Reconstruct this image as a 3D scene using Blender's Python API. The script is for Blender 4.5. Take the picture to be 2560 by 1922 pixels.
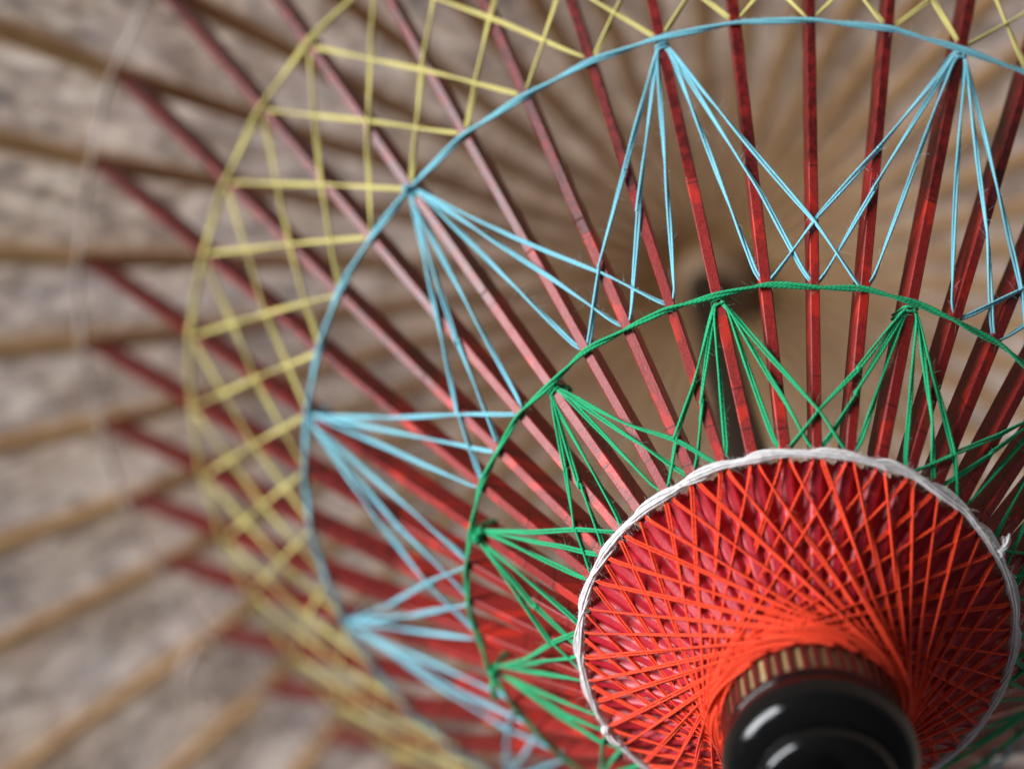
import bpy, math, random
import numpy as np
from mathutils import Matrix, Vector

# ------------------------------------------------------------------ clear
for o in list(bpy.data.objects):
    bpy.data.objects.remove(o)
sc = bpy.context.scene
col = sc.collection

U = 0.05            # one unit of the fitted model = radius of the white cord ring = 5 cm
Z0 = 0.62           # height of the white cord ring above the foot of the handle

# ------------------------------------------------------------------ camera
CAM_R = ((0.99698635, -0.04886942, 0.0602494),
         (0.06957191, 0.90683728, -0.41569929),
         (-0.03432142, 0.41863819, 0.90750433))
CAM_C = (-1.18673151, -3.70113025, -5.35562716)
cam = bpy.data.cameras.new('camera')
cam_o = bpy.data.objects.new('camera', cam)
col.objects.link(cam_o)
rx, ry, rz = (Vector(r) for r in CAM_R)
m = Matrix((rx, -ry, -rz)).transposed().to_4x4()
m.translation = Vector(CAM_C) * U + Vector((0, 0, Z0))
cam_o.matrix_world = m
cam.sensor_fit = 'HORIZONTAL'
cam.sensor_width = 17.3
cam.lens = 17.3 * 3391.6 / 2560
cam.clip_start = 0.01
cam.clip_end = 100
cam.dof.use_dof = True
cam.dof.focus_distance = 6.24 * U
cam.dof.aperture_fstop = 1.55
cam.dof.aperture_blades = 7
sc.camera = cam_o

# ------------------------------------------------------------------ world, window light, exposure
w = bpy.data.worlds.new('World'); sc.world = w; w.use_nodes = True
bg = w.node_tree.nodes['Background']
bg.inputs[0].default_value = (0.86, 0.90, 1.0, 1)
bg.inputs[1].default_value = 0.09


def area(name, loc, target, sx, sy, power, colr):
    d = bpy.data.lights.new(name, 'AREA'); d.shape = 'RECTANGLE'
    d.size = sx; d.size_y = sy; d.energy = power; d.color = colr
    o = bpy.data.objects.new(name, d); col.objects.link(o)
    o.location = loc
    o.rotation_euler = (Vector(target) - Vector(loc)).to_track_quat('-Z', 'Y').to_euler()
    return o


area('window_light', (-1.84, -0.64, Z0 - 0.52), (0, 0, Z0), 1.6, 0.66, 93, (0.95, 0.97, 1.0))
area('canopy_backlight', (-0.5, -0.3, Z0 + 1.9), (0, 0, Z0), 2.2, 2.2, 60, (1.0, 0.93, 0.84))  # unseen lamp added above the umbrella to brighten the paper from behind
sc.view_settings.view_transform = 'Standard'
sc.view_settings.look = 'None'
sc.view_settings.exposure = 0.0
sc.view_settings.gamma = 1.0
sc.view_settings.use_curve_mapping = False
sc.render.engine = 'CYCLES'

# ------------------------------------------------------------------ node helpers
class NT:
    def __init__(s, name):
        s.m = bpy.data.materials.new(name); s.m.use_nodes = True
        s.t = s.m.node_tree; s.t.nodes.clear()
        s.out = s.n('ShaderNodeOutputMaterial')
        s.b = s.n('ShaderNodeBsdfPrincipled')
        s.l(s.b.outputs[0], s.out.inputs[0])
    def n(s, k, **kw):
        nd = s.t.nodes.new(k)
        for a, v in kw.items(): setattr(nd, a, v)
        return nd
    def l(s, a, b): s.t.links.new(a, b)
    def setin(s, nd, i, v):
        if hasattr(v, 'is_output'): s.l(v, nd.inputs[i])
        else: nd.inputs[i].default_value = v
    def math(s, op, a, b=0.0, c=None, clamp=False):
        nd = s.n('ShaderNodeMath', operation=op, use_clamp=clamp)
        s.setin(nd, 0, a); s.setin(nd, 1, b)
        if c is not None: s.setin(nd, 2, c)
        return nd.outputs[0]
    def mix(s, f, a, b):
        nd = s.n('ShaderNodeMix', data_type='RGBA')
        s.setin(nd, 0, f); s.setin(nd, 6, a); s.setin(nd, 7, b)
        return nd.outputs[2]
    def noise(s, vec, scale, detail=3, rough=.55, out=0):
        nd = s.n('ShaderNodeTexNoise'); s.l(vec, nd.inputs['Vector'])
        nd.inputs['Scale'].default_value = scale; nd.inputs['Detail'].default_value = detail
        nd.inputs['Roughness'].default_value = rough
        return nd.outputs[out]
    def ramp(s, f, lo, hi, clamp=True):
        nd = s.n('ShaderNodeMapRange'); nd.clamp = clamp
        s.setin(nd, 0, f); s.setin(nd, 1, lo); s.setin(nd, 2, hi)
        return nd.outputs[0]
    def scaled(s, vec, sx, sy, sz, add=None):
        v = vec
        if add is not None:
            a = s.n('ShaderNodeVectorMath', operation='ADD'); s.l(v, a.inputs[0]); s.l(add, a.inputs[1]); v = a.outputs[0]
        nd = s.n('ShaderNodeVectorMath', operation='MULTIPLY'); s.l(v, nd.inputs[0])
        nd.inputs[1].default_value = (sx, sy, sz)
        return nd.outputs[0]
    def bump(s, h, strength, dist):
        nd = s.n('ShaderNodeBump'); s.l(h, nd.inputs['Height'])
        nd.inputs['Strength'].default_value = strength; nd.inputs['Distance'].default_value = dist
        s.l(nd.outputs[0], s.b.inputs['Normal'])
    def randvec(s, k=1.0):
        oi = s.n('ShaderNodeObjectInfo')
        c = s.n('ShaderNodeCombineXYZ')
        a = s.math('MULTIPLY', oi.outputs['Random'], 7.31 * k)
        b = s.math('MULTIPLY', oi.outputs['Random'], 3.17 * k)
        s.l(a, c.inputs[0]); s.l(b, c.inputs[1]); s.l(a, c.inputs[2])
        return c.outputs[0], oi.outputs['Random']
    def obj(s): return s.n('ShaderNodeTexCoord').outputs['Object']
    def uv(s): return s.n('ShaderNodeTexCoord').outputs['UV']


def c4(r, g, b): return (r, g, b, 1)


def thread_mat(name, base, dark, sheen=.25, rough=.75, ply=1.0, var=.22, pc=.45, bs=.5):
    """yarn: twisted plies along the UV length (metres) with slight dye variation"""
    t = NT(name)
    sep = t.n('ShaderNodeSeparateXYZ'); t.l(t.uv(), sep.inputs[0])
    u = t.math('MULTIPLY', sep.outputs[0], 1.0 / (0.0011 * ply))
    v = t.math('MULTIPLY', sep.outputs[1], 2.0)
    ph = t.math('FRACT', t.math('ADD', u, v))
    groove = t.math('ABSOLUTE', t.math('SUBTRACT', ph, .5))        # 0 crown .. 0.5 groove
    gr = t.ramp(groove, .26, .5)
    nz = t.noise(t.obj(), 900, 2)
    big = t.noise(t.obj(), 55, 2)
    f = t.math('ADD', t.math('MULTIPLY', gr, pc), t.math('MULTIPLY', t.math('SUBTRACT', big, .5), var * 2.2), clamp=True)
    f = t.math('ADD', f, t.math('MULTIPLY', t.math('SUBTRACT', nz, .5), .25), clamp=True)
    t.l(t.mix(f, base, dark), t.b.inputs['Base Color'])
    t.b.inputs['Roughness'].default_value = rough
    t.b.inputs['Specular IOR Level'].default_value = .3
    t.b.inputs['Sheen Weight'].default_value = sheen
    t.b.inputs['Sheen Roughness'].default_value = .4
    t.bump(t.math('SUBTRACT', t.math('MULTIPLY', nz, .3), groove), bs, .00025)
    return t.m


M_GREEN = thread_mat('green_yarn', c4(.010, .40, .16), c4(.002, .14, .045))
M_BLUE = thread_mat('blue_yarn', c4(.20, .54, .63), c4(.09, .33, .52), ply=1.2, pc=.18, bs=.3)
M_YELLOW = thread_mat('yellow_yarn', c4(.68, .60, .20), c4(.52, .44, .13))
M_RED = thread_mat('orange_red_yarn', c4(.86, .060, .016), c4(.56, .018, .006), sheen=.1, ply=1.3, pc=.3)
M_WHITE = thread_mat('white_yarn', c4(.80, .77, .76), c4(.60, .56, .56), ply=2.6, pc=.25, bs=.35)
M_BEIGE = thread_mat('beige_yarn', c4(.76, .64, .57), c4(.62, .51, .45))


def fuzz_mat(name, c):
    t = NT(name); t.b.inputs['Base Color'].default_value = c
    t.b.inputs['Roughness'].default_value = .8; return t.m


M_GREEN_F = fuzz_mat('green_fibre', c4(.10, .42, .24)); M_BLUE_F = fuzz_mat('blue_fibre', c4(.42, .62, .70))
M_WHITE_F = fuzz_mat('white_fibre', c4(.82, .80, .78)); M_RED_F = fuzz_mat('red_fibre', c4(.8, .13, .06))


def lacquer_stick():
    t = NT('red_lacquered_bamboo')
    ob = t.obj(); rv, rnd = t.randvec(.05)
    sep = t.n('ShaderNodeSeparateXYZ'); t.l(ob, sep.inputs[0])
    x = t.math('DIVIDE', sep.outputs[0], U)                       # radius in model units
    jit = t.math('MULTIPLY', t.math('SUBTRACT', rnd, .5), .16)
    xj = t.math('ADD', x, jit)
    grain = t.noise(t.scaled(ob, 70, 2800, 2800, rv), 1, 3)
    blotch = t.noise(t.scaled(ob, 260, 420, 420, rv), 1, 4, .65)
    patch = t.noise(t.scaled(ob, 75, 200, 200, rv), 1, 3, .5)
    base = t.mix(t.ramp(grain, .36, .64), c4(.17, .009, .008), c4(.33, .020, .016))
    base = t.mix(t.ramp(patch, .56, .64), base, c4(.45, .020, .010))
    # bark section beyond the node: darker, mottled
    bark = t.ramp(xj, 2.045, 2.055)
    barkc = t.mix(t.ramp(blotch, .42, .62), c4(.075, .005, .005), c4(.20, .010, .008))
    base = t.mix(bark, base, barkc)
    # narrow saw marks
    def line(x0, wd):
        d = t.math('ABSOLUTE', t.math('SUBTRACT', t.math('ADD', xj, t.math('MULTIPLY', grain, .012)), x0))
        return t.math('LESS_THAN', d, wd)
    ln = t.math('MAXIMUM', line(1.27, .0035), t.math('MAXIMUM', line(1.125, .0035), line(2.043, .004)))
    ln = t.math('MULTIPLY', ln, .75)
    base = t.mix(ln, base, c4(.05, .006, .006))
    t.l(base, t.b.inputs['Base Color'])
    ro = t.math('ADD', .28, t.math('MULTIPLY', grain, .22))
    ro = t.math('ADD', ro, t.math('MULTIPLY', t.ramp(blotch, .3, .7), .08))
    ro = t.math('SUBTRACT', ro, t.math('MULTIPLY', bark, .07))
    t.l(ro, t.b.inputs['Roughness'])
    t.b.inputs['Specular IOR Level'].default_value = .42
    t.bump(t.math('ADD', t.math('MULTIPLY', grain, .8), t.math('MULTIPLY', blotch, .5)), .5, .00016)
    return t.m


M_STICK = lacquer_stick()


def lining_mat():
    t = NT('crimson_lining_paper')
    ob = t.obj()
    a = t.noise(ob, 420, 4, .6); b = t.noise(ob, 2600, 2)
    t.l(t.mix(t.ramp(a, .35, .7), c4(.40, .010, .022), c4(.52, .018, .032)), t.b.inputs['Base Color'])
    t.b.inputs['Roughness'].default_value = .42
    t.b.inputs['Specular IOR Level'].default_value = .5
    t.bump(t.math('ADD', t.math('MULTIPLY', a, .8), t.math('MULTIPLY', b, .5)), .35, .0003)
    return t.m


M_LINING = lining_mat()


def paper_mat():
    t = NT('printed_canopy_paper')
    ob = t.obj(); rv, rnd = t.randvec(.11)
    sep = t.n('ShaderNodeSeparateXYZ'); t.l(ob, sep.inputs[0])
    ang = t.math('DIVIDE', t.math('ARCTAN2', sep.outputs[1], sep.outputs[0]), 2 * math.pi / 44)   # 0..1 across the panel
    rad = t.math('DIVIDE', sep.outputs[0], U)
    edge = t.math('ABSOLUTE', t.math('SUBTRACT', ang, .5))                                        # .5 at the glued edges
    a = t.noise(t.scaled(ob, 26, 60, 60, rv), 1, 3, .55)
    b = t.noise(t.scaled(ob, 50, 150, 150, rv), 1, 2, .5)
    tint = t.noise(t.scaled(ob, 18, 26, 26, rv), 1, 2)
    fib = t.noise(t.scaled(ob, 90, 1100, 1100, rv), 1, 3)
    msk = t.noise(t.scaled(ob, 20, 30, 30, rv), 1, 1)
    base = t.mix(t.ramp(tint, .38, .62), c4(.60, .49, .425), c4(.53, .465, .465))
    base = t.mix(t.math('MULTIPLY', t.ramp(a, .44, .60), .75), base, c4(.35, .265, .21))
    base = t.mix(t.math('MULTIPLY', t.ramp(b, .53, .64), .70), base, c4(.17, .15, .145))
    base = t.mix(t.math('MULTIPLY', t.ramp(b, .45, .34), .75), base, c4(.85, .77, .71))
    sp = t.noise(t.scaled(ob, 150, 260, 260, rv), 1, 2, .5)
    base = t.mix(t.math('MULTIPLY', t.ramp(sp, .56, .68), .6), base, c4(.20, .175, .17))
    base = t.mix(t.math('MULTIPLY', t.ramp(sp, .44, .32), .5), base, c4(.82, .75, .70))
    st_ = t.math('MULTIPLY', t.ramp(fib, .50, .60), t.ramp(msk, .52, .62))
    base = t.mix(t.math('MULTIPLY', st_, .85), base, c4(.12, .11, .12))                             # printed brush strokes
    base = t.mix(t.math('MULTIPLY', t.ramp(t.math('ADD', edge, t.math('MULTIPLY', a, .12)), .36, .52), .65), base, c4(.33, .21, .12))   # paste line, with the shadow beside the ribs painted into the colour
    base = t.mix(t.math('MULTIPLY', t.ramp(rad, 2.9, .9), .75), base, c4(.38, .235, .135))          # layered brown paper round the crown
    t.l(base, t.b.inputs['Base Color'])
    t.b.inputs['Roughness'].default_value = .6
    tr = t.n('ShaderNodeBsdfTranslucent'); t.l(base, tr.inputs[0])
    mx = t.n('ShaderNodeMixShader'); mx.inputs[0].default_value = .38
    t.l(t.b.outputs[0], mx.inputs[1]); t.l(tr.outputs[0], mx.inputs[2]); t.l(mx.outputs[0], t.out.inputs[0])
    return t.m


M_PAPER = paper_mat()


def wood_mat(name, a, b, rough=.5, sx=60, sy=900):
    t = NT(name); ob = t.obj(); rv, rnd = t.randvec(.09)
    g = t.noise(t.scaled(ob, sx, sy, sy, rv), 1, 3)
    k = t.noise(t.scaled(ob, 60, 90, 90, rv), 1, 2)
    f = t.math('ADD', t.math('MULTIPLY', t.ramp(g, .3, .7), .5), t.math('MULTIPLY', t.ramp(k, .35, .65), .5))
    t.l(t.mix(f, a, b), t.b.inputs['Base Color']); t.b.inputs['Roughness'].default_value = rough
    return t.m


M_RIB = wood_mat('aged_bamboo', c4(.36, .19, .072), c4(.60, .37, .17), .45)
M_SLOT = wood_mat('bare_runner_wood', c4(.30, .18, .075), c4(.46, .31, .14), .5, 300, 300)
M_HUB = wood_mat('dark_hub_wood', c4(.30, .18, .10), c4(.42, .27, .15), .5, 300, 300)
M_TOOTH = wood_mat('dark_red_lacquer', c4(.050, .007, .007), c4(.10, .011, .010), .32, 300, 300)


def black_mat():
    t = NT('black_lacquer'); ob = t.obj()
    d = t.noise(ob, 700, 3)
    t.b.inputs['Base Color'].default_value = c4(.004, .004, .004); t.b.inputs['Specular IOR Level'].default_value = .34
    t.l(t.math('ADD', .12, t.math('MULTIPLY', t.ramp(d, .45, .8), .16)), t.b.inputs['Roughness'])
    w_ = t.noise(ob, 90, 2); t.bump(t.math('ADD', w_, t.math('MULTIPLY', d, .04)), .15, .0005)
    return t.m


M_BLACK = black_mat()
M_SHAFT = wood_mat('dark_brown_shaft', c4(.010, .007, .005), c4(.022, .014, .009), .4, 60, 600)

# ------------------------------------------------------------------ mesh helpers (model units)
class MB:
    def __init__(s): s.v = []; s.f = []; s.uv = []; s.n = 0
    def add(s, v, f, uv):
        s.v.append(np.asarray(v, float)); s.f += [tuple(i + s.n for i in q) for q in f]
        s.uv += uv; s.n += len(v)
    def build(s, name, mat, parent, smooth=True, world=True):
        me = bpy.data.meshes.new(name)
        v = np.concatenate(s.v) * U
        me.from_pydata(v.tolist(), [], s.f)
        if s.uv:
            ul = me.uv_layers.new(name='UVMap')
            ul.data.foreach_set('uv', np.array(s.uv, float).ravel())
        me.materials.append(mat)
        me.polygons.foreach_set('use_smooth', [smooth] * len(me.polygons))
        me.update()
        return link(name, me, parent)


def link(name, me, parent, rotz=0.0):
    o = bpy.data.objects.new(name, me); col.objects.link(o)
    o.parent = parent
    if rotz: o.rotation_euler = (0, 0, rotz)
    return o


def frames(P):
    P = np.asarray(P, float)
    T = np.gradient(P, axis=0); T /= np.linalg.norm(T, axis=1)[:, None] + 1e-12
    a = np.array([0, 0, 1.]) if abs(T[0][2]) < .8 else np.array([1., 0, 0])
    A = np.zeros_like(P); b = np.cross(T[0], a); A[0] = b / np.linalg.norm(b)
    for i in range(1, len(P)):
        x = A[i - 1] - T[i] * (A[i - 1] @ T[i]); A[i] = x / (np.linalg.norm(x) + 1e-12)
    return T, A, np.cross(T, A)


def tube(mb, P, r, sides=6, closed=False, caps=True, rs=None):
    P = np.asarray(P, float); n = len(P)
    T, A, B = frames(P)
    if closed:   # undo the accumulated frame rotation
        T[0] = T[-1] = P[1] - P[-2]; T[0] /= np.linalg.norm(T[0]); T[-1] = T[0]
    ang = np.arange(sides) * 2 * math.pi / sides
    rad = np.full(n, r) if rs is None else np.asarray(rs) * r
    V = P[:, None, :] + rad[:, None, None] * (np.cos(ang)[None, :, None] * A[:, None, :] + np.sin(ang)[None, :, None] * B[:, None, :])
    L = np.concatenate([[0], np.cumsum(np.linalg.norm(np.diff(P, axis=0), axis=1))]) * U
    F = []; UV = []
    for i in range(n - 1):
        for k in range(sides):
            k2 = (k + 1) % sides
            F.append((i * sides + k, i * sides + k2, (i + 1) * sides + k2, (i + 1) * sides + k))
            UV += [(L[i], k / sides), (L[i], (k + 1) / sides), (L[i + 1], (k + 1) / sides), (L[i + 1], k / sides)]
    if caps and not closed:
        F.append(tuple(range(sides))[::-1]); UV += [(0, 0)] * sides
        F.append(tuple((n - 1) * sides + k for k in range(sides))); UV += [(0, 0)] * sides
    mb.add(V.reshape(-1, 3), F, UV)


def resample(W, step, smooth=0):
    """polyline through waypoints, evenly resampled, corners rounded a little"""
    W = np.asarray(W, float)
    L = np.concatenate([[0], np.cumsum(np.linalg.norm(np.diff(W, axis=0), axis=1))])
    n = max(4, int(L[-1] / step) + 1)
    s = np.linspace(0, L[-1], n)
    P = np.stack([np.interp(s, L, W[:, k]) for k in range(3)], 1)
    for _ in range(smooth):
        Q = P.copy(); Q[1:-1] = .25 * P[:-2] + .5 * P[1:-1] + .25 * P[2:]; P = Q
    return P


def cord(mb, P, strands, ro, rs, pitch, rng, sides=6, closed=False, wob=0.0, phase=None, flat=1.0):
    """strands of yarn running along P, laid around each other; flat<1 squashes the lay"""
    P = np.asarray(P, float); n = len(P)
    T, A, B = frames(P)
    L = np.concatenate([[0], np.cumsum(np.linalg.norm(np.diff(P, axis=0), axis=1))])
    ph0 = rng.uniform(0, 6.28) if phase is None else phase
    k = 2 * math.pi * max(1, round(L[-1] / pitch)) / L[-1] if closed else 2 * math.pi / pitch
    for j in range(strands):
        a = ph0 + j * 2 * math.pi / strands + k * L
        w1 = wob * np.sin(L * rng.uniform(3, 7) + rng.uniform(0, 6)) if wob and not closed else 0
        rad = ro + w1
        Q = P + (rad * np.cos(a))[:, None] * A + (rad * flat * np.sin(a))[:, None] * B
        sw = 1 + .09 * np.sin(L * rng.uniform(9, 17) + rng.uniform(0, 6)) + .05 * np.sin(L * rng.uniform(25, 45) + rng.uniform(0, 6))
        if closed: e_ = np.clip(np.minimum(L, L[-1] - L) / .1, 0, 1); sw = 1 + (sw - 1) * e_
        tube(mb, Q, rs, sides, closed=False, caps=not closed, rs=sw)


def fuzz(mb, P, r, n, rng, ln=(.010, .040), rad=.00050):
    P = np.asarray(P, float); T, A, B = frames(P)
    for _ in range(n):
        i = rng.randrange(1, len(P) - 1); a = rng.uniform(0, 6.283)
        d = math.cos(a) * A[i] + math.sin(a) * B[i]
        d2 = d * rng.uniform(.3, 1) + T[i] * rng.uniform(-1.2, 1.2) + np.array([rng.uniform(-.5, .5) for _ in range(3)])
        d2 /= np.linalg.norm(d2)
        l = rng.uniform(*ln) * (1 if rng.random() < .8 else 1.7)
        bend = np.array([rng.uniform(-1, 1) for _ in range(3)]) * l * .35
        p0 = P[i] + d * r * .7
        Q = [p0 + d2 * l * s + bend * s * s for s in (0, .35, .7, 1)]
        tube(mb, Q, rad, 3, caps=False, rs=[1, .9, .75, .4])


def lathe(mb, prof, seg=96):
    V = []; F = []
    for (r, z) in prof:
        for k in range(seg):
            a = 2 * math.pi * k / seg; V.append((r * math.cos(a), r * math.sin(a), z))
    for i in range(len(prof) - 1):
        for k in range(seg):
            k2 = (k + 1) % seg
            F.append((i * seg + k, i * seg + k2, (i + 1) * seg + k2, (i + 1) * seg + k))
    mb.add(V, F, [])

# ------------------------------------------------------------------ measured layout of the umbrella
N = 44
D = 2 * math.pi / N
TH0 = -2.4565112
K = 0.902                              # slope of the stretchers
SL = math.hypot(1, K)
R_W, R_G, R_B, R_Y, R_J = 1.0, 1.5878, 2.6096, 3.4896, 4.4866
Z_AP = 5.077
JIT = {-10: .0013, -9: -.0031, -8: .0146, -7: -.0008, -6: -.0043, -5: -.0063, -4: -.0096, -3: .0047, -2: .0001,
       -1: .0006, 0: -.007, 1: .0059, 2: .0061, 3: .0055, 4: .001, 5: .0003, 6: -.0027, 7: -.0008, 8: -.0006,
       9: -.0017, 10: -.0042}
rg = random.Random(11)
for i in range(-22, 22):
    JIT.setdefault(i, rg.uniform(-.006, .006))


def th(i):
    f = (i + 22) % N - 22
    return TH0 + D * i + JIT[f]


def S(theta, r, h=0.0, t=0.0):
    """point on the cone of stretchers: h = out of the cone towards the viewer, t = sideways"""
    c, s = math.cos(theta), math.sin(theta)
    n = np.array([K * c, K * s, -1.0]) / SL
    return np.array([r * c, r * s, K * (r - 1)]) + n * h + np.array([-s, c, 0]) * t


def geo_r(ta, ra, tb, rb, tx):
    """radius where the shortest line over the cone from (ta,ra) to (tb,rb) passes angle tx"""
    f = lambda t: (t - ta) / SL
    A = np.array([ra, 0.0]); fb = f(tb); B = np.array([rb * math.cos(fb), rb * math.sin(fb)])
    d = B - A; fx = f(tx); u = np.array([math.cos(fx), math.sin(fx)])
    M = np.array([[u[0], -d[0]], [u[1], -d[1]]])
    return np.linalg.solve(M, A)[0]


# ------------------------------------------------------------------ the umbrella
root = bpy.data.objects.new('paper_umbrella', None); col.objects.link(root)
root['label'] = 'open paper umbrella seen from beneath, red stretchers laced with coloured threads around a black runner'
root['category'] = 'umbrella'
body = bpy.data.objects.new('frame', None)
ROOTZ = Vector((0, 0, Z0))
bpy.data.objects.remove(body)


def part(o, label=None, kind=None, loc=True):
    """parts hang under the umbrella; the model origin is the centre of the white cord ring"""
    if o.parent is root: o.location = ROOTZ
    if label: o['label'] = label
    if kind: o['kind'] = kind
    return o


# --- canopy: paper panels between the ribs -----------------------------------
R_RIM = 11.0
SL_OUT = -0.30


def can_z(r):                            # underside line of the ribs
    if r <= R_J: return Z_AP + (K * (R_J - 1) + .02 - Z_AP) * r / R_J
    return K * (R_J - 1) + .02 + SL_OUT * (r - R_J) - .020 * (r - R_J) ** 2


rim = MB()
ring = [(R_RIM * math.cos(a), R_RIM * math.sin(a), can_z(R_RIM) + .07) for a in np.linspace(0, 2 * math.pi, 177)]
tube(rim, ring, .03, 6, closed=True)
canopy = part(rim.build('canopy', M_BEIGE, root), 'printed grey brown paper canopy in radial panels')
pm = MB(); V = []; F = []
rs_ = np.concatenate([np.linspace(.26, R_J, 16), np.linspace(R_J + .35, R_RIM, 17)])
nt = 8
for r in rs_:
    for k in range(nt + 1):
        a = D * k / nt
        q = k / nt
        sag = .32 * (r * D) * q * (1 - q)
        V.append((r * math.cos(a), r * math.sin(a), can_z(r) + .075 + sag))
for i in range(len(rs_) - 1):
    for k in range(nt):
        a = i * (nt + 1) + k
        F.append((a, a + 1, a + nt + 2, a + nt + 1))
pm.add(V, F, [])
p0 = pm.build('paper_panel', M_PAPER, canopy)
panels = [p0]
for i in range(1, N):
    panels.append(link('paper_panel', p0.data, canopy))
for i, o in enumerate(panels):
    o.rotation_euler = (0, 0, TH0 + D * i)

# --- bamboo ribs -------------------------------------------------------------
rb = MB(); V = []; F = []
rr = [.30, .6, .9, 1.3, 2, 3, 3.9, 4.3, R_J, 4.8, 5.5, 6.5, 7.5, 8.5, 9.7, R_RIM - .05]
for r in rr:
    wd = min(.052, .020 + .016 * r) ; z = can_z(r); dp = .075
    dz = -.02 if 4.2 < r < 4.9 else 0
    for (t, h) in ((-wd, dp), (-wd, .012 + dz), (-wd * .6, dz), (wd * .6, dz), (wd, .012 + dz), (wd, dp)):
        V.append((r, t, z + h))
for i in range(len(rr) - 1):
    for k in range(6):
        k2 = (k + 1) % 6
        F.append((i * 6 + k, i * 6 + k2, (i + 1) * 6 + k2, (i + 1) * 6 + k))
F.append(tuple(range(6))[::-1]); F.append(tuple((len(rr) - 1) * 6 + k for k in range(6)))
rb.add(V, F, [])
r0 = rb.build('rib', M_RIB, root, smooth=False)
ribs = [r0] + [link('rib', r0.data, root) for _ in range(N - 1)]
for i, o in enumerate(ribs):
    o.rotation_euler = (0, 0, th(i)); part(o)

# --- red stretchers ----------------------------------------------------------
st = MB(); V = []; F = []
HW, DP = .0240, .128


def stick_section(r):
    wd = HW * (1.0 if r < 4 else 1.15); dp = DP
    up = .0025 if r > 2.05 else 0.0
    ch = .0045
    sec = [(-wd, -dp), (-wd, -ch), (-wd + ch, up), (wd - ch, up), (wd, -ch), (wd, -dp)]
    return [S(0, r, h - .012, t) for (t, h) in sec]


rr = [.962, 1.0, 1.3, 1.6, 1.9, 2.046, 2.054, 2.4, 2.8, 3.2, 3.6, 4.0, 4.3, 4.56]
for r in rr: V += stick_section(r)
for i in range(len(rr) - 1):
    for k in range(6):
        k2 = (k + 1) % 6
        F.append((i * 6 + k, i * 6 + k2, (i + 1) * 6 + k2, (i + 1) * 6 + k))
F.append(tuple(range(6))[::-1]); F.append(tuple((len(rr) - 1) * 6 + k for k in range(6)))
st.add(V, F, [])
s0 = st.build('stretcher', M_STICK, root, smooth=False)
sticks = [s0] + [link('stretcher', s0.data, root) for _ in range(N - 1)]
for i, o in enumerate(sticks):
    o.rotation_euler = (0, 0, th(i)); part(o)
    o.scale = (1, rg.uniform(.90, 1.12), 1)

# --- shaft, top hub, runner --------------------------------------------------
sh = MB(); lathe(sh, [(.001, 5.6), (.13, 5.58), (.14, 5.4)] + [(.14, 5.0 - k) for k in range(6)] + [(.135, -.6), (.115, -1.0), (.11, -9.2), (.115, -9.25)], 40)
for p_ in sh.v: p_[:, 0] -= .022 * np.clip(p_[:, 2], 0, None)      # the bamboo leans a little
shaft = part(sh.build('shaft', M_SHAFT, root), 'dark brown shaft running up to the top hub')
hd = MB(); lathe(hd, [(.11, -9.0), (.16, -9.05), (.19, -9.4), (.185, -11.2), (.21, -11.9), (.20, -12.3), (.15, -12.4), (.001, -12.4)], 48)
part(hd.build('handle', M_BLACK, root))
hb = MB(); lathe(hb, [(.11, 4.72), (.25, 4.74), (.31, 4.80), (.32, 5.15), (.28, 5.3), (.11, 5.35)], 64)
part(hb.build('top_hub', M_HUB, root), 'dark wooden top hub where the ribs meet')

rn = MB()
lathe(rn, [(.115, -.752), (.36, -.752), (.380, -.757), (.393, -.768), (.400, -.786), (.4035, -.812), (.402, -.84), (.396, -.869),
           (.384, -.897), (.367, -.921), (.346, -.939), (.325, -.950), (.305, -.957), (.28, -.962), (.20, -.966), (.115, -.966)], 160)
runner = part(rn.build('runner', M_BLACK, root), 'glossy black lacquered runner with stepped rounded end')
cr = MB(); lathe(cr, [(.20, -.95), (.292, -.95), (.292, -.985), (.289, -1.005), (.281, -1.026), (.267, -1.043), (.247, -1.055), (.22, -1.062), (.16, -1.066), (.112, -1.066)], 160)
cr.build('end_ring', M_BLACK, runner)
cr = MB(); lathe(cr, [(.12, -.36), (.370, -.36), (.370, -.79), (.12, -.79)], 128)
cr.build('slotted_core', M_SLOT, runner)
bd = MB(); lathe(bd, [(.345, -.705), (.386, -.708), (.386, -.749), (.345, -.750)], 128)
bd.build('collar', M_BLACK, runner)
bd = MB(); lathe(bd, [(.345, -.42), (.384, -.425), (.384, -.53), (.345, -.532)], 128)
bd.build('collar', M_TOOTH, runner)
tm = MB(); a = D * .25
vs = []
for z in (-.52, -.72):
    for (r, q) in ((.35, -a), (.385, -a), (.3865, 0), (.385, a), (.35, a)):
        vs.append((r * math.cos(q), r * math.sin(q), z))
tm.add(vs, [(0, 1, 6, 5), (1, 2, 7, 6), (2, 3, 8, 7), (3, 4, 9, 8), (4, 3, 2, 1, 0), (5, 6, 7, 8, 9)], [])
t0 = tm.build('tooth', M_TOOTH, runner, smooth=False)
for i in range(N):
    o = t0 if i == 0 else link('tooth', t0.data, runner)
    o.rotation_euler = (0, 0, TH0 + D * (i + .5) + rg.uniform(-.012, .012))

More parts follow.
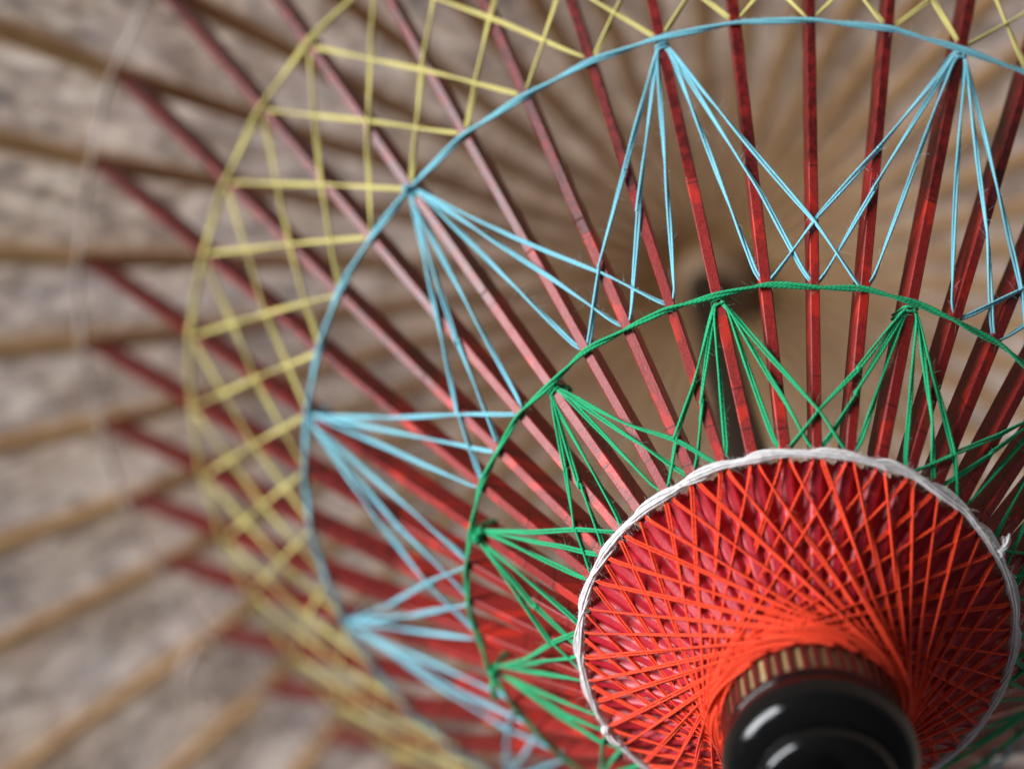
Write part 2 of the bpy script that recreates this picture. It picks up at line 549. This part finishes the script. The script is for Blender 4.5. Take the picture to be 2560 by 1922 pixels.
# --- crimson pleated lining inside the white cord ----------------------------
ln = MB(); V = []; F = []
nr = 26; NP = 12
rl = random.Random(5)
crump = [[rl.uniform(-1, 1) for _ in range(nr)] for _ in range(N)]
for j in range(nr):
    q = j / (nr - 1); r = .965 - q * .60
    zb = -.022 - .45 * q ** 1.16
    for i in range(N):
        t1, t2 = th(i), th(i + 1)
        for k in range(NP):
            u = k / NP
            # flat ridge over the stretcher, valley between
            e = abs(u - .5) * 2                        # 1 at ridge, 0 at valley
            flat = min(1.0, .024 / (r * D * .5))
            v = max(0.0, (1 - e - flat * .9) / max(.05, 1 - flat * .9)) if e < 1 - flat * .0 else 0
            v = min(1.0, v)
            dep = .055 * (math.sin(v * math.pi / 2)) * (.55 + .45 * (1 - q)) * (1 + .05 * crump[i][j])
            edge = .03 * v * v if j == 0 else 0.0       # hem hangs a little between the stretchers
            a = t1 + (t2 - t1) * u
            rr_ = r - edge
            V.append((rr_ * math.cos(a), rr_ * math.sin(a), zb + dep))
M_ = N * NP
for j in range(nr - 1):
    for k in range(M_):
        k2 = (k + 1) % M_
        F.append((j * M_ + k, j * M_ + k2, (j + 1) * M_ + k2, (j + 1) * M_ + k))
ln.add(V, F, [])
part(ln.build('pleated_lining', M_LINING, root), 'crimson pleated lining behind the orange red threads')

# --- thread lacings ----------------------------------------------------------
rt = random.Random(21)


def ring_path(R, h=.006, n_mid=9, wob=.009, rng=rt):
    W = []
    for i in range(N):
        a, b = th(i), th(i + 1)
        r1 = R + rng.uniform(-wob, wob)
        for t in (-.018, 0, .018): W.append(S(a, r1 + rng.uniform(-.002, .002), h, t))
    W.append(W[0])
    P = resample(W, .022, 2)
    P[-1] = P[0]
    return P


def fan_path(i, k, s, ro, ri, rng):
    """thread from the ring at ro on stretcher i, over the stretchers between, to stretcher i+s*k at ri"""
    a, b = th(i), th(i + s * k)
    ra, rb_ = ro - .035 + rng.uniform(-.012, .004), ri + .028 + rng.uniform(-.004, .008)
    W = [S(a, ra + .02, -.020, s * .010), S(a, ra, -.010, s * .030)]
    for mth in range(1, k):
        x = th(i + s * mth)
        dr_ = rng.uniform(-.010, .010); r = geo_r(a, ra, b, rb_, x)
        for t in (-.020, .020): W.append(S(x, geo_r(a, ra, b, rb_, x + t / r) + dr_, .003, t))
    W += [S(b, rb_, -.022, -s * .030), S(b, rb_ - .012, -.026, -s * .006)]
    P = resample(W, .035, 2)
    if rng.random() < .35:                       # a slack thread
        u = np.sin(np.linspace(0, math.pi, len(P)))[:, None]
        P = P + u * rng.uniform(-.022, .022) * S(a, 1, 0, 1)[None, :] * 0 + u * rng.uniform(.004, .022) * (np.array([0, 0, -.3]) + np.array([rng.uniform(-1, 1), rng.uniform(-1, 1), 0]) * .7)
    return P


def lacing(name, mat, fmat, ring_R, inner_R, label, ring_kw, nf, thick=.0062):
    rng = random.Random(hash(name) % 1000 if False else sum(map(ord, name)))
    mb = MB(); P = ring_path(ring_R, rng=rng)
    cord(mb, P, rng=rng, closed=True, **ring_kw)
    o = part(mb.build(name, mat, root), label)
    fz = MB(); fuzz(fz, P, .014, nf, rng)
    for i in range(-20, 24, 4):
        for s in (-1, 1):
            for k in (1, 2, 3):
                tb = MB(); Q = fan_path(i, k, s, ring_R, inner_R, rng)
                cord(tb, Q, 2, thick * 1.02, thick, rng.uniform(.9, 2.2), rng, sides=7, wob=.0012)
                tb.build('thread', mat, o)
                fuzz(fz, Q, thick * 1.6, max(6, nf // 26), rng, (.008, .040))
    for i in range(-20, 24, 4):              # the turns of thread that tie each fan to its stretcher
        a = th(i)
        for q, dr in enumerate((-.020, -.034)):
            r = ring_R + dr + rng.uniform(-.003, .003)
            W = [S(a, r + (t > 0) * .006, h, t) for (t, h) in ((-.034, -.145), (-.033, -.02), (-.027, -.003), (.027, -.003), (.033, -.02), (.034, -.145), (-.034, -.145))]
            tb = MB(); tube(tb, resample(W, .012, 1), thick * .95, 6); tb.build('wrap', mat, o)
    f = fz.build('thread_fuzz', fmat, o); f['kind'] = 'stuff'
    return o


green = lacing('green_lacing', M_GREEN, M_GREEN_F, R_G, R_W, 'green cord ring with fans of green thread',
               dict(strands=2, ro=.0078, rs=.0086, pitch=.62, sides=8), 1500)
blue = lacing('blue_lacing', M_BLUE, M_BLUE_F, R_B, R_G, 'pale blue cord ring with fans of blue thread',
              dict(strands=2, ro=.0080, rs=.0088, pitch=.9, sides=8), 1700)

# yellow lattice: every stretcher to the second next one on the blue ring, both ways
ry_ = random.Random(77)
mb = MB(); P = ring_path(R_Y, rng=ry_)
cord(mb, P, 2, .0085, .0100, 1.2, ry_, sides=7, closed=True)
yellow = part(mb.build('yellow_lacing', M_YELLOW, root), 'yellow cord ring with a lattice of yellow thread')
for i in range(-22, 22):
    for s in (-1, 1):
        a, b, x = th(i), th(i + 2 * s), th(i + s)
        ra, rb_ = R_Y - .03 + ry_.uniform(-.01, .01), R_B + .035 + ry_.uniform(-.01, .01)
        r = geo_r(a, ra, b, rb_, x)
        W = [S(a, ra + .02, -.02, s * .01), S(a, ra, -.008, s * .03), S(x, geo_r(a, ra, b, rb_, x - s * .022 / r), .004, -s * .022), S(x, geo_r(a, ra, b, rb_, x + s * .022 / r), .004, s * .022),
             S(b, rb_, -.02, -s * .03), S(b, rb_ - .015, -.026, -s * .006)]
        tb = MB(); cord(tb, resample(W, .05, 1), 2, .0066, .0064, ry_.uniform(1, 2.5), ry_, sides=6)
        tb.build('thread', M_YELLOW, yellow)

# beige thread tying the joints of ribs and stretchers together
rj = random.Random(31)
W = []
for i in range(N):
    r = 4.50 + rj.uniform(-.015, .015)
    for t in (-.04, .04):
        a = th(i); W.append(np.array([r * math.cos(a) - t * math.sin(a), r * math.sin(a) + t * math.cos(a), can_z(r) - .045]))
W.append(W[0])
mb = MB(); P = resample(W, .06, 1); P[-1] = P[0]
cord(mb, P, 2, .010, .010, 1.4, rj, sides=6, closed=True)
joint = part(mb.build('joint_cord', M_BEIGE, root), 'beige cord tying the stretcher ends to the ribs')
for (i, dr, tx) in ((-9, -.02, .25), (-9, .05, -.1)):
    a = th(i) + .01
    q = np.array([4.6 * math.cos(a), 4.6 * math.sin(a), can_z(4.6) - .05])
    t_ = np.array([-math.sin(a), math.cos(a), 0]); r_ = np.array([math.cos(a), math.sin(a), 0])
    Wt = [q, q + .12 * r_ - .05 * t_ + (0, 0, -.12), q + .22 * r_ * (1 + tx) - .20 * t_ * (1 - tx) + (0, 0, -.10), q + .30 * r_ - .46 * t_ * (1 - tx) + (0, 0, -.02)]
    tb = MB(); cord(tb, resample(Wt, .05, 3), 2, .011, .012, .8, rj); tb.build('thread_tail', M_BEIGE, joint)

# white cord: soft strands laid side by side, looped over each stretcher
rw = random.Random(9)
mb = MB(); PW = ring_path(R_W, .010, wob=.006, rng=rw)
cord(mb, PW, 6, .0130, .0058, 2.6, rw, sides=8, closed=True)
for i in range(0, N, 2):                # lengths of doubled yarn laid over, each starting at the outer edge
    W = []
    for (q, dr, h) in ((-.25, .004, -.004), (-.08, .014, .006), (.25, .016, .016), (1, .008, .019), (1.7, -.005, .016), (2.3, -.010, .006), (2.6, -.008, -.004)):
        j = math.floor(i + q); fr = i + q - j
        a_ = th(j) * (1 - fr) + th(j + 1) * fr
        W.append(S(a_, R_W + dr + rw.uniform(-.003, .003), h, 0))
    cord(mb, resample(W, .02, 3), 4, .0078, .0046, rw.uniform(1.0, 1.8), rw, sides=7, wob=.002)
white = part(mb.build('white_cord', M_WHITE, root), 'white cotton cord ring around the crimson lining')
fz = MB(); fuzz(fz, PW, .022, 2600, rw, (.010, .036), .0006)
f = fz.build('cord_fuzz', M_WHITE_F, white); f['kind'] = 'stuff'


def knot(parent, mat, c, r, ax, rng, turns=3.2):
    P = []
    ax = np.asarray(ax, float); ax /= np.linalg.norm(ax)
    e1 = np.cross(ax, [0.3, .5, .8]); e1 /= np.linalg.norm(e1); e2 = np.cross(ax, e1)
    for q in np.linspace(0, 1, 60):
        a = 2 * math.pi * turns * q
        P.append(c + ax * r * 1.5 * (q - .5) + r * (math.cos(a) * e1 + math.sin(a) * e2) * (1 + .15 * math.sin(a * .37)))
    return np.array(P)


def add_knot(parent, mat, i, rad, r, thick, tailv, tails=2, off=.0, fm=None):
    rng = random.Random(i + 50)
    a = th(i) + off
    c = S(a, rad, .022, 0)
    kb = MB(); P = knot(parent, mat, c, r, S(a, rad + .1, .02) - c, rng)
    cord(kb, P, 2, thick, thick, .3, rng)
    o = kb.build('knot', mat, parent)
    for k in range(tails):
        tv = np.asarray(tailv, float) * (1 - .12 * k) + np.array([rng.uniform(-.02, .02) for _ in range(3)])
        tb = MB(); Wt = [c, c + tv * .4 + S(a, rad, .03) - S(a, rad, 0), c + tv]
        cord(tb, resample(Wt, .02, 3), 2, thick * 1.1, thick, .4, rng)
        tb.build('thread_tail', mat, parent)


tl = lambda i, dr, dt, dh: S(th(i), 1.2 + dr, dh, dt) - S(th(i), 1.2, 0, 0)
add_knot(green, M_GREEN, -4, R_G - .055, .020, .0065, tl(-4, -.02, .05, -.02), 1)
add_knot(green, M_GREEN, -8, R_G - .03, .016, .006, tl(-8, .03, -.17, .03), 2)
add_knot(white, M_WHITE, 13, R_W + .005, .013, .006, tl(13, .055, -.04, .015), 4)
add_knot(white, M_WHITE, -9, R_W + .0, .016, .007, tl(-9, -.04, -.09, .01), 1)
add_knot(blue, M_BLUE, 0, R_B + .0, .012, .006, tl(0, -.04, .05, -.02), 0)

# orange red threads from the hem of the lining to the runner, both ways round
rr2 = random.Random(4)
P = [(.388 * math.cos(a), .388 * math.sin(a), -.515 + .028 * math.sin(9 * a * 0 + 0)) for a in np.linspace(0, 2 * math.pi, 120)]
mb = MB()
for j in range(9):
    z = -.470 - j * .0095
    P = [((.388 + .002 * math.sin(5 * a + j)) * math.cos(a), (.388 + .002 * math.sin(5 * a + j)) * math.sin(a), z) for a in np.linspace(0, 2 * math.pi, 120)]
    tube(mb, P, .0055, 6, closed=True)
red = part(mb.build('red_lacing', M_RED, root), 'orange red threads crossing from the white cord to the runner')
SW = math.acos(.392) * 1.0
fz = MB()
for i in range(-22, 22):
    for s in (-1, 1):
        a = th(i)
        r1 = .968 + rr2.uniform(-.006, .006)
        p1 = np.array([r1 * math.cos(a + s * .022), r1 * math.sin(a + s * .022), -.034])
        pm1 = np.array([(r1 + .02) * math.cos(a + s * .016), (r1 + .02) * math.sin(a + s * .016), -.008])
        b = a + s * (SW + rr2.uniform(-.04, .04)); rh = rr2.uniform(.424, .446); b = a + s * (math.acos(rh / r1) + rr2.uniform(-.02, .02)); qm = rr2.uniform(.5, .95) if s > 0 else .2; rh += 0 if s > 0 else .006
        zc = -.497 - rr2.uniform(0, .022) + (0 if s > 0 else .034)
        arc = []
        for q in np.linspace(0, qm, 13):
            rq = rh + (.396 - rh) * min(1, q / .6) ** 1.2; arc.append(np.array([rq * math.cos(b + s * q), rq * math.sin(b + s * q), zc - .042 * min(1, q / .8)]))
        W = [pm1, p1] + arc
        P = resample(W, .03, 1)
        tb = MB(); cord(tb, P, 2, .0058, .0056, rr2.uniform(1.6, 4), rr2, sides=6, wob=.001)
        tb.build('thread', M_RED, red)
        fuzz(fz, P[:len(P) * 2 // 3], .007, 7, rr2, (.015, .04), .0007)
f = fz.build('thread_fuzz', M_RED_F, red); f['kind'] = 'stuff'

root.location = (0, 0, 0)
